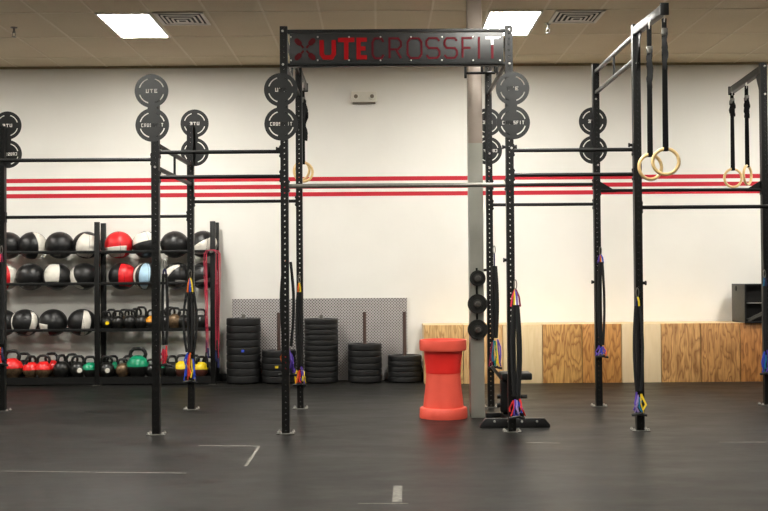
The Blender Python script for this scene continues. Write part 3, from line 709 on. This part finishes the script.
for a in ((12.5, 0, 16.5, 'red', 'leftmost red kettlebell with worn bronze belly, bottom tray', 0, 1, None),
          (24, 1, 14, 'dark', 'black kettlebell with a wide handle behind the two leftmost red ones', .1, 1, None),
          (31, 0, 13, 'red', 'red kettlebell second from the left in front, bottom tray', .9, 1, None),
          (43.5, 0, 13.5, 'red', 'red kettlebell third from the left in front, bottom tray', .2, 1, None),
          (51.5, 1, 13.5, 'red', 'red kettlebell behind, left of the all-black ones on the bottom tray', .1, 1.05, None),
          (61.5, 0, 13.5, 'dark', 'all-black kettlebell right of the red ones, bottom tray', 1.2, 1, None),
          (72, 1, 12.5, 'dark', 'black kettlebell at the back between two black ones, left bottom tray', .4, 1.1, None),
          (78, 0, 13, 'dark', 'black kettlebell with white dot left of the green one, left bottom tray', .3, 1, 'white'),
          (90, 0, 12.5, 'green', 'green-shouldered kettlebell left of the middle upright', .5, 1, None),
          (106.5, 0, 12.5, 'dark', 'black kettlebell with white dot right of the middle upright, bottom tray', .2, 1, 'white'),
          (112.5, 1, 12, 'green', 'small green kettlebell behind, first right of the middle upright', .5, 1, None),
          (123, 0, 11.5, 'worn', 'worn brown kettlebell just left of the big green one', .1, .9, None),
          (129, 1, 12, 'dark', 'black kettlebell behind the big green one, bottom tray', .2, 1, None),
          (138, 0, 18, 'green', 'largest green kettlebell with black belly on the right bottom tray', 0, .95, None),
          (151, 0, 10.5, 'dark', 'black kettlebell between the big green one and the front post', .6, 1, None),
          (162, 1, 13, 'green', 'dark green kettlebell behind the pink straps, bottom tray', .3, 1, None),
          (172, 0, 12.5, 'dark', 'black kettlebell left of the yellow one, bottom tray', .8, 1, None),
          (182, 0, 13, 'yellow', 'yellow kettlebell with brown belly left of the back post', .3, 1, None),
          (194, 1, 12, 'dark', 'black kettlebell behind the blue and orange straps, bottom tray', .3, 1, None),
          (201, 0, 12, 'yellow', 'yellow kettlebell right of the back post, bottom tray', .7, 1, None),
          (208.0, 1, 11, 'dark', 'black kettlebell behind the hanging pink ropes, bottom tray', .2, 1, None)):
    kettlebell(a[0], zt0, a[1], a[2], a[3], a[4], a[5], a[6], a[7])
for a in ((106.5, 0, 10, 'dark', 'small black kettlebell with yellow dot by the middle upright, third shelf', .2, 1.05, 'yellow'),
          (111.5, 1, 10, 'dark', 'small black kettlebell behind the yellow-dotted one, third shelf', .1, 1.2, None),
          (118, 0, 10.5, 'dark', 'small black kettlebell second from the middle upright in front, third shelf', .3, 1.05, None),
          (124.5, 1, 10.5, 'worn', 'small worn grey-brown kettlebell at the back of the third shelf', .4, 1.1, None),
          (130, 0, 11, 'dark', 'small black kettlebell third from the middle upright in front, third shelf', .1, 1.05, None),
          (136.5, 1, 11, 'dark', 'small black kettlebell behind, left of the wide-handled one, third shelf', .5, 1.1, None),
          (141.5, 0, 11, 'dark', 'small black kettlebell with tall wide handle left of the orange one', 0, 1.3, None),
          (152.3, 0, 10.5, 'orange', 'small orange kettlebell left of the front post, third shelf', .3, 1.1, None),
          (165, 0, 10.5, 'dark', 'small black kettlebell just right of the front post, third shelf', .2, 1.05, None),
          (175, 0, 12, 'worn', 'small worn kettlebell in the middle of the gap between the two posts, third shelf', 0, 1.05, None),
          (170, 1, 11, 'dark', 'small black kettlebell behind the worn one on the third shelf', .3, 1.2, None),
          (183.5, 0, 11, 'dark', 'small black kettlebell left of the back post, third shelf', .4, 1.05, None),
          (192, 1, 11, 'dark', 'small black kettlebell hidden behind the back post, third shelf', .4, 1.05, None),
          (201, 0, 11, 'dark', 'small black kettlebell at the right end of the third shelf', .1, 1.05, None)):
    kettlebell(a[0], zt2, a[1], a[2], a[3], a[4], a[5], a[6], a[7])

# jump ropes on the rack end
xh = xrr; zh = at(214, 251, 14.45).z
pk = MB().lathe([(0, 0), (.012, 0), (.012, -.13), (.018, -.13), (.018, -.142), (0, -.142)], (xh, YR0-.025, zh-.01), 12, 'y'); pk.build('rope_hook', steel, rack, KO)
names = ['nearest the wall', 'second from the wall', 'middle one', 'second from the front', 'foremost, hanging in front']
for i in range(5):
    Y = YR0-.05-.022*i; x0 = xh+(-.055, -.02, .04, .02, .05)[i]*.9; wl, wr = (.1, .072, .085, .095, .06)[i], (.06, .1, .055, .085, .115)[i]
    zb = at(214, (352, 366, 348, 360, 356)[i], Y).z; zb2 = at(214, (360, 352, 358, 348, 366)[i], Y).z
    t = thing('jump_rope', 'crimson jump rope hung on the right end of the rack, '+names[i], 'jump rope', (xh, Y, zb), 'jump ropes on the rack end'); O = (xh, Y, zb)
    pts = []
    for k in range(25):
        f_ = k/24
        if f_ < .42: q = f_/.42; pts.append((xh-wl*(1-.2*(1-q))-.006*math.sin(q*6+i), Y, zb+.1+(zh-zb-.13)*q))
        elif f_ > .58: q = (1-f_)/.42; pts.append((xh+wr*(1-.2*(1-q))+.006*math.sin(q*5+i), Y, zb2+.1+(zh-zb2-.13)*q))
        else:
            a_ = PI-(f_-.42)/.16*PI; cxx = (wr-wl)/2; pts.append((xh+cxx+(wl+wr)/2*math.cos(a_), Y, zh-.03+.045*math.sin(a_)))
    MB().tube(pts, 0.0043, 8).build('cord', pinkc, t, O)
    for (xx, zz) in ((pts[0][0], zb), (pts[-1][0], zb2)): MB().lathe([(0, 0), (.012, 0), (.014, .03), (.011, .1), (.008, .125), (0, .125)], (xx, Y, zz-.02), 12).build('handle', vinyl if i % 2 else CC['navy'], t, O)

# ------------------------------------------------------------------ diamond plate, bumper stacks
a, b = at(232, 298.5, YW-.05), at(407, 298.5, YW-.05)
sh = MB().box(a.x, b.x, YW-.03, YW-.022, 0.0, (a.z+b.z)/2).build('diamond_plate_sheet', diamond_mat(), None, ((a.x+b.x)/2, YW-.026, 0))
tag(sh, 'large silver diamond-tread metal sheet standing on the floor against the back wall', 'metal sheet')
PLT = {}
def bumper(th):
    k_ = round(th, 3)
    if k_ not in PLT:
        R_ = .225; pr = [(.0255, .006), (.05, .006), (.06, .012), (.14, .012), (.16, .002), (.2, 0), (.215, .0), (.2235, .007), (.225, .014), (.225, th-.014), (.2235, th-.007), (.215, th), (.2, th), (.16, th-.002), (.14, th-.012), (.06, th-.012), (.05, th-.006), (.0255, th-.006), (.0255, .006)]
        o = thing('bumper_plate', '', 'weight plate'); MB().lathe(pr, n=48).build('rubber_disc', rubber, o)
        MB().lathe([(.025, .003), (.048, .003), (.048, .007), (.0255, .008), (.0255, th-.008), (.048, th-.007), (.048, th-.003), (.025, th-.003), (.025, .003)], n=32).build('hub', steel, o)
        PLT[k_] = [o, False]
    o, used = PLT[k_]
    if used: return copytree(o)
    PLT[k_][1] = True; return o
stacks = [(243.7, 318, 9, 'stack beside the rack', 0, 'first'), (279, 350, 5, 'low stack behind the left sign post', .93, 'second'), (321.5, 318.5, 12, 'tall middle stack', 0, 'third'), (365, 343.5, 6, 'stack right of the tall middle one', .93, 'fourth'), (404.8, 355, 5, 'lowest stack beside the red drum', .93, 'fifth')]
YST = 14.66
for si, (px, py, n, nm, peg_h, so) in enumerate(stacks):
    p = at(px, 383, YST); z0 = .012
    zt_ = at(px, py, YST).z; th = (zt_-z0)/n
    ph = peg_h or zt_+.05
    t = thing('plate_peg', 'upright steel storage peg standing through the %s bumper stack from the left' % so, 'storage peg', (p.x, YST, 0), 'storage pegs')
    MB().lathe([(0, 0), (.17, 0), (.17, .012), (0, .012)], n=32).build('base', black, t)
    MB().cyl((0, 0, .012), (0, 0, ph), .0235, 16).build('post', peg_br if peg_h else steel, t)
    for i in range(n):
        o = bumper(th); o.location = (p.x+random.uniform(-.001, .001), YST, z0+th*i); o.rotation_euler = (0, 0, random.uniform(0, 6))
        pos = 'topmost' if i == n-1 else 'bottom one' if i == 0 else ORD[n-1-i]+' from the top'
        o['label'] = 'black bumper plate, %s in the %s' % (pos, nm); o['group'] = 'bumper plates in the '+nm
        if (si, i) in ((0, 4), (1, 2)):
            a_ = o.rotation_euler.z; o.rotation_euler.z = 0
            q_ = MB().box(-.03, .012, -.2262, -.223, th*.35, th*.7) if si else MB().box(.0, .035, -.2262, -.223, th*.35, th*.7)
            q_.build('paint_mark', CC['yellow'] if si else CC['blue'], o)

# ------------------------------------------------------------------ plywood boxes
YX, PX0, PWD = 14.3196, .5786, .514
pm = [ply_mat('osb_gold_plywood', (232, 194, 130), (150, 96, 44), 9, 1, .8), ply_mat('honey_plywood', (234, 198, 140), (180, 122, 62), 6, 2, .7), ply_mat('pale_plywood', (232, 208, 164), (214, 184, 134), 3, 3, .5), ply_mat('orange_veined_plywood', (228, 178, 104), (128, 70, 26), 9, 4, .9),
      ply_mat('orange_plywood', (224, 164, 90), (134, 74, 30), 8, 5, .9), ply_mat('bleached_plywood', (230, 206, 166), (216, 188, 144), 3, 6, .4), ply_mat('brown_veined_plywood', (222, 172, 108), (116, 66, 28), 9, 7, .9), ply_mat('dark_brown_plywood', (212, 158, 94), (108, 62, 28), 10, 8, .9), ply_mat('chestnut_plywood', (202, 140, 76), (104, 56, 22), 8, 9, .9), ply_mat('tan_plywood', (200, 150, 92), (138, 86, 40), 8, 10, .8)]
plyside = ply_mat('plain_plywood_edge', (226, 198, 150), (206, 170, 118), 3, 11, .6)
bl = ['gold wavy-grained plywood box at the left end of the row behind the red drum', 'honey plywood box behind the grey column, second from the left end', 'pale plywood box, third from the left end of the row', 'orange plywood box with bold veins, just left of the purple-strapped back post', 'orange plywood box behind the back post with purple straps', 'pale smooth plywood box behind the tall front post with the ring arm', 'brown boldly veined plywood box just right of the pale smooth one', 'brown plywood box left of the one under the black speaker', 'dark brown plywood box in the shade under the black speaker', 'tan plywood box beyond the right edge of the photo']
for i in range(10):
    x0 = PX0+PWD*i+.005; x1 = x0+PWD-.010; xc = (x0+x1)/2; O = (xc, YX+.305, 0); t_ = .018; hgt = .762
    if i == 2: pass
    t = thing('plyometric_box', bl[i], 'plywood box', O, 'plywood boxes along the back wall')
    MB().box(x0, x1, YX, YX+t_, 0, hgt).build('front_panel', pm[i], t, O, bevel=.0015)
    MB().box(x0, x1, YX+.61-t_, YX+.61, 0, hgt).build('back_panel', plyside, t, O)
    for xa in (x0, x1-t_): MB().box(xa, xa+t_, YX+t_, YX+.61-t_, 0, hgt).build('side_panel', plyside, t, O)
    MB().box(x0+t_, x1-t_, YX+t_, YX+.61-t_, hgt-t_, hgt).build('top_panel', plyside, t, O)
    MB().box(x0+t_, x1-t_, YX+t_, YX+.61-t_, 0.0, t_).build('bottom_panel', plyside, t, O)

# ------------------------------------------------------------------ speaker on the boxes
a = at(745, 284, 14.26); x0 = a.x; zb = .762; zt_ = a.z; x1 = x0+1.0; y0, y1 = 14.26, 14.8
t = thing('loudspeaker', 'black loudspeaker cabinet on top of the plywood boxes at the right edge', 'speaker', ((x0+x1)/2, (y0+y1)/2, zb)); O = ((x0+x1)/2, (y0+y1)/2, zb)
w = .2
bx = MB()
bx.box(x0, x1, y1-.02, y1, zb, zt_); bx.box(x0, x1, y0, y1-.02, zt_-.02, zt_); bx.box(x0, x1, y0+.02, y1-.02, zb, zb+.02); bx.box(x0, x0+.02, y0+.01, y1-.02, zb+.02, zt_-.02); bx.box(x1-.02, x1, y0+.01, y1-.02, zb+.02, zt_-.02)
bx.build('cabinet', vinyl, t, O)
MB().box(x0-.006, x0, y0+.015, y1-.02, zb+.012, zt_-.012).build('side_panel', spkgrey, t, O, bevel=.002)
MB().lathe([(0, -.012), (.03, -.012), (.036, -.006), (.036, 0)], (x0-.002, y1-.2, zt_-.06), 16, 'x').build('corner_knob', dark, t, O)
w = .03
MB().box(x0+w, x1-.02, y0+.14, y0+.16, zb+.02, zt_-.02).build('recessed_grille', dark, t, O)
MB().box(x0+w+.01, x1-.02, y0+.02, y0+.14, zb+.255, zb+.262).build('divider_strip', bolt, t, O)
MB().bar((x0+w+.02, y0+.05, zb+.035), (x0+w+.5, y0+.05, zb+.26), .06, .035).build('sloping_brace', spkgrey, t, O)

# ------------------------------------------------------------------ red drum
p = onz(445, 420.5); Rb = 24.1/sc(p.y+.22); Y = p.y+Rb; s_ = 1/sc(Y)
zz = lambda y_: at(445, y_, Y).z
t = thing('plastic_drum', 'coral red hourglass-shaped plastic drum on the floor left of the grey column', 'plastic drum', (p.x, Y, 0))
zb1, zw, zn, zr = zz(407), zz(373), zz(349.5), zz(339.5)
MB().lathe([(0, 0), (Rb*.99, 0), (Rb, .02), (Rb*.985, zb1-.012), (Rb*.95, zb1), (20.2*s_, zb1+.004), (19.4*s_, zb1+.09), (18.0*s_, (zb1+zw)/2+.03), (17.1*s_, zw), (16.6*s_, zw+.004), (0, zw+.004)], n=56).build('lower_tub', coral, t)
MB().lathe([(0, zw+.002), (17.2*s_, zw+.002), (17.6*s_, zw+.012), (17.4*s_, zw+.03), (18.0*s_, zw+.09), (19.4*s_, zn), (19.2*s_, zn+.02), (18.6*s_, zn+.02), (16.2*s_, zw+.05), (0, zw+.05)], n=56).build('upper_tub', cred, t)
MB().lathe([(19.0*s_, zn), (23.0*s_, zn-.006), (23.4*s_, zn+.01), (23.5*s_, zr-.012), (23.1*s_, zr), (21.9*s_, zr), (21.5*s_, zr-.02), (19.0*s_, zn+.01)], n=56).build('rim', coral, t)

# ------------------------------------------------------------------ small weight plates on the column
hx = (cxl+cxr)/2
t = thing('plate_holder', 'black strip of three pegs bolted to the front of the grey column', 'plate holder', (hx, COLY-.004, at(478, 340, COLY).z)); O = tuple(t.location)
MB().box(hx-.01, hx+.01, COLY-.008, COLY-.0, at(478, 340, COLY).z, at(478, 268, COLY).z).build('mounting_strip', black, t, O)
nm = ['top', 'middle', 'lowest']
for i, (px, py, d) in enumerate(((477.7, 278.3, 16), (477.5, 304, 19.8), (478, 329.7, 20.3))):
    q = at(px, py, COLY-.06); R_ = d/2/sc(COLY-.06)
    MB().lathe([(0, 0), (.0235, 0), (.0235, -.11), (.02, -.115), (0, -.115)], (q.x, COLY-.008, q.z), 18, 'y').build('peg', steel, t, O)
    for j in range(2 if i < 2 else 1):
        yb = COLY-.012-(.03*j); th = .026; rr = R_ if j == (1 if i < 2 else 0) else R_*.92
        pl = thing('change_plate', 'small black iron weight plate on the %s peg of the grey column%s' % (nm[i], '' if i == 2 else (', in front' if j else ', behind another plate')), 'weight plate', (q.x, yb, q.z-rr), 'small weight plates on the column')
        MB().lathe([(.0255, -.002), (.04, -.002), (.045, -.006), (rr*.8, -.006), (rr*.86, 0), (rr*.96, 0), (rr, -.004), (rr, -th+.004), (rr*.96, -th), (rr*.86, -th), (rr*.8, -th+.006), (.045, -th+.006), (.04, -th-.004), (.0255, -th-.004), (.0255, -.002)], (0, 0, rr), 36, 'y').build('iron_disc', ironp, pl)
        MB().lathe([(.0252, -th-.006), (.034, -th-.006), (.036, -th), (.0252, -th)], (0, 0, rr), 24, 'y').build('hub_ring', steel, pl)

# ------------------------------------------------------------------ weight bench stood on end
q0, q1 = onz(479.5, 427), onz(551.5, 428.5); Yb0 = (q0.y+q1.y)/2; xm = onz(511, 427).x
Zb = lambda px, py, Y: at(px, py, Y)
t = thing('weight_bench', 'black weight bench stood up behind the front post, on a long bolted foot bar', 'weight bench', (xm, Yb0+.2, 0)); O = (xm, Yb0+.2, 0)
zf = at(511, 418.5, Yb0).z
MB().prism([(q0.x, 0.0), (q0.x, .025), (q0.x+.05, zf), (q1.x-.05, zf), (q1.x, .025), (q1.x, 0)], Yb0, Yb0+.06).build('front_foot_bar', vinyl, t, O, bevel=.003)
for px in (494.5, 508.5, 522, 537): p = at(px, 421.5, Yb0); MB().lathe([(0, -.012), (.008, -.012), (.012, -.004), (.012, 0)], p, 8, 'y').build('foot_bolt', bolt, t, O)
Y2 = Yb0+.62; l, r = at(486, 409, Y2), at(524, 409, Y2)
MB().box(l.x, r.x, Y2, Y2+.05, 0, .06).build('rear_foot_bar', vinyl, t, O, bevel=.004)
Y3 = Yb0+.33; l, r = at(500.5, 395, Y3), at(521, 395, Y3); zt_ = at(511, 378.5, Y3).z; zb_ = at(511, 412, Y3).z
MB().box(l.x, r.x, Y3, Y3+.07, .1, zt_-.012).build('back_pad', vinyl, t, O, bevel=.015)
MB().box(xm-.03, xm+.03, Yb0+.06, Y2, .02, .075).build('base_beam', black, t, O, bevel=.004)
MB().box(xm-.03, xm+.03, Y3+.07, Y3+.13, .075, zt_-.05).build('upright_beam', black, t, O, bevel=.004)
l, r = at(503, 380, Y3), at(531.5, 380, Y3); zp0, zp1 = at(520, 384.3, Y3).z, at(520, 377, Y3).z
MB().box(xm-.06, r.x, Y3-.06, Y3+.19, zt_-.012, zt_+.055).build('seat_pad', vinyl, t, O, bevel=.014)
MB().bar(Zb(491.5, 366, Y3+.1), Zb(503, 381, Y3+.1), .03, .03).build('adjusting_arm', steel, t, O)
for py in (396.5, 405): 
    a_, c_ = at(497, py, Y3+.03), at(502, py, Y3+.03); MB().cyl((a_.x, Y3+.03, a_.z), (c_.x+.01, Y3+.03, a_.z), .022, 12).build('foam_roller', vinyl, t, O)
a_, c_ = at(520, 396.5, Y3+.03), at(527, 396.5, Y3+.03); MB().cyl((a_.x-.01, Y3+.03, a_.z), (c_.x, Y3+.03, c_.z), .02, 12).build('foam_roller', vinyl, t, O)

# ------------------------------------------------------------------ tape marks on the floor
def tape_mark(a, b, w, label):
    p, q = onz(*a), onz(*b); d = (q-p).normalized(); n_ = Vector((-d.y, d.x, 0))*w/2; up = Vector((0, 0, .0012)); lo = Vector((0, 0, .0))
    m_ = MB().add([p-n_+lo, p+n_+lo, q+n_+lo, q-n_+lo, p-n_+up, p+n_+up, q+n_+up, q-n_+up], [(0, 1, 2, 3), (4, 7, 6, 5), (0, 4, 5, 1), (1, 5, 6, 2), (2, 6, 7, 3), (3, 7, 4, 0)])
    o = m_.build('floor_tape', tape, None, (p+q)/2); tag(o, label, 'floor tape', 'worn tape marks on the floor')
tape_mark((199, 445.5), (260, 446), .022, 'worn pale tape line on the floor right of the short front post')
tape_mark((259, 446.5), (246, 466), .026, 'short slanting tape mark joining the line right of the short front post')
tape_mark((96, 472.2), (186, 473), .02, 'faint tape line on the floor nearer the camera, lower left')
tape_mark((398, 486), (397, 502), .06, 'short upright tape mark on the floor at the bottom centre')
tape_mark((526, 442.5), (560, 443), .02, 'short faint tape line on the floor right of the weight bench')
tape_mark((0, 471), (90, 472), .014, 'faint long tape line on the floor at the lower left edge')
tape_mark((358, 503.5), (408, 503.5), .014, 'short level tape line under the upright mark, bottom centre')
tape_mark((719, 442), (768, 442), .022, 'faint tape line on the floor at the right edge')

# ------------------------------------------------------------------ world, colour
w_ = bpy.data.worlds.new('world'); S.world = w_; w_.use_nodes = True
w_.node_tree.nodes['Background'].inputs[0].default_value = (.8, .85, 1, 1); w_.node_tree.nodes['Background'].inputs[1].default_value = .3
S.view_settings.view_transform = 'Standard'; S.view_settings.look = 'None'; S.view_settings.gamma = 1; S.view_settings.use_curve_mapping = False
S.view_settings.exposure = 1.13
S.cycles.use_denoising = True
S.cycles.max_bounces = 8
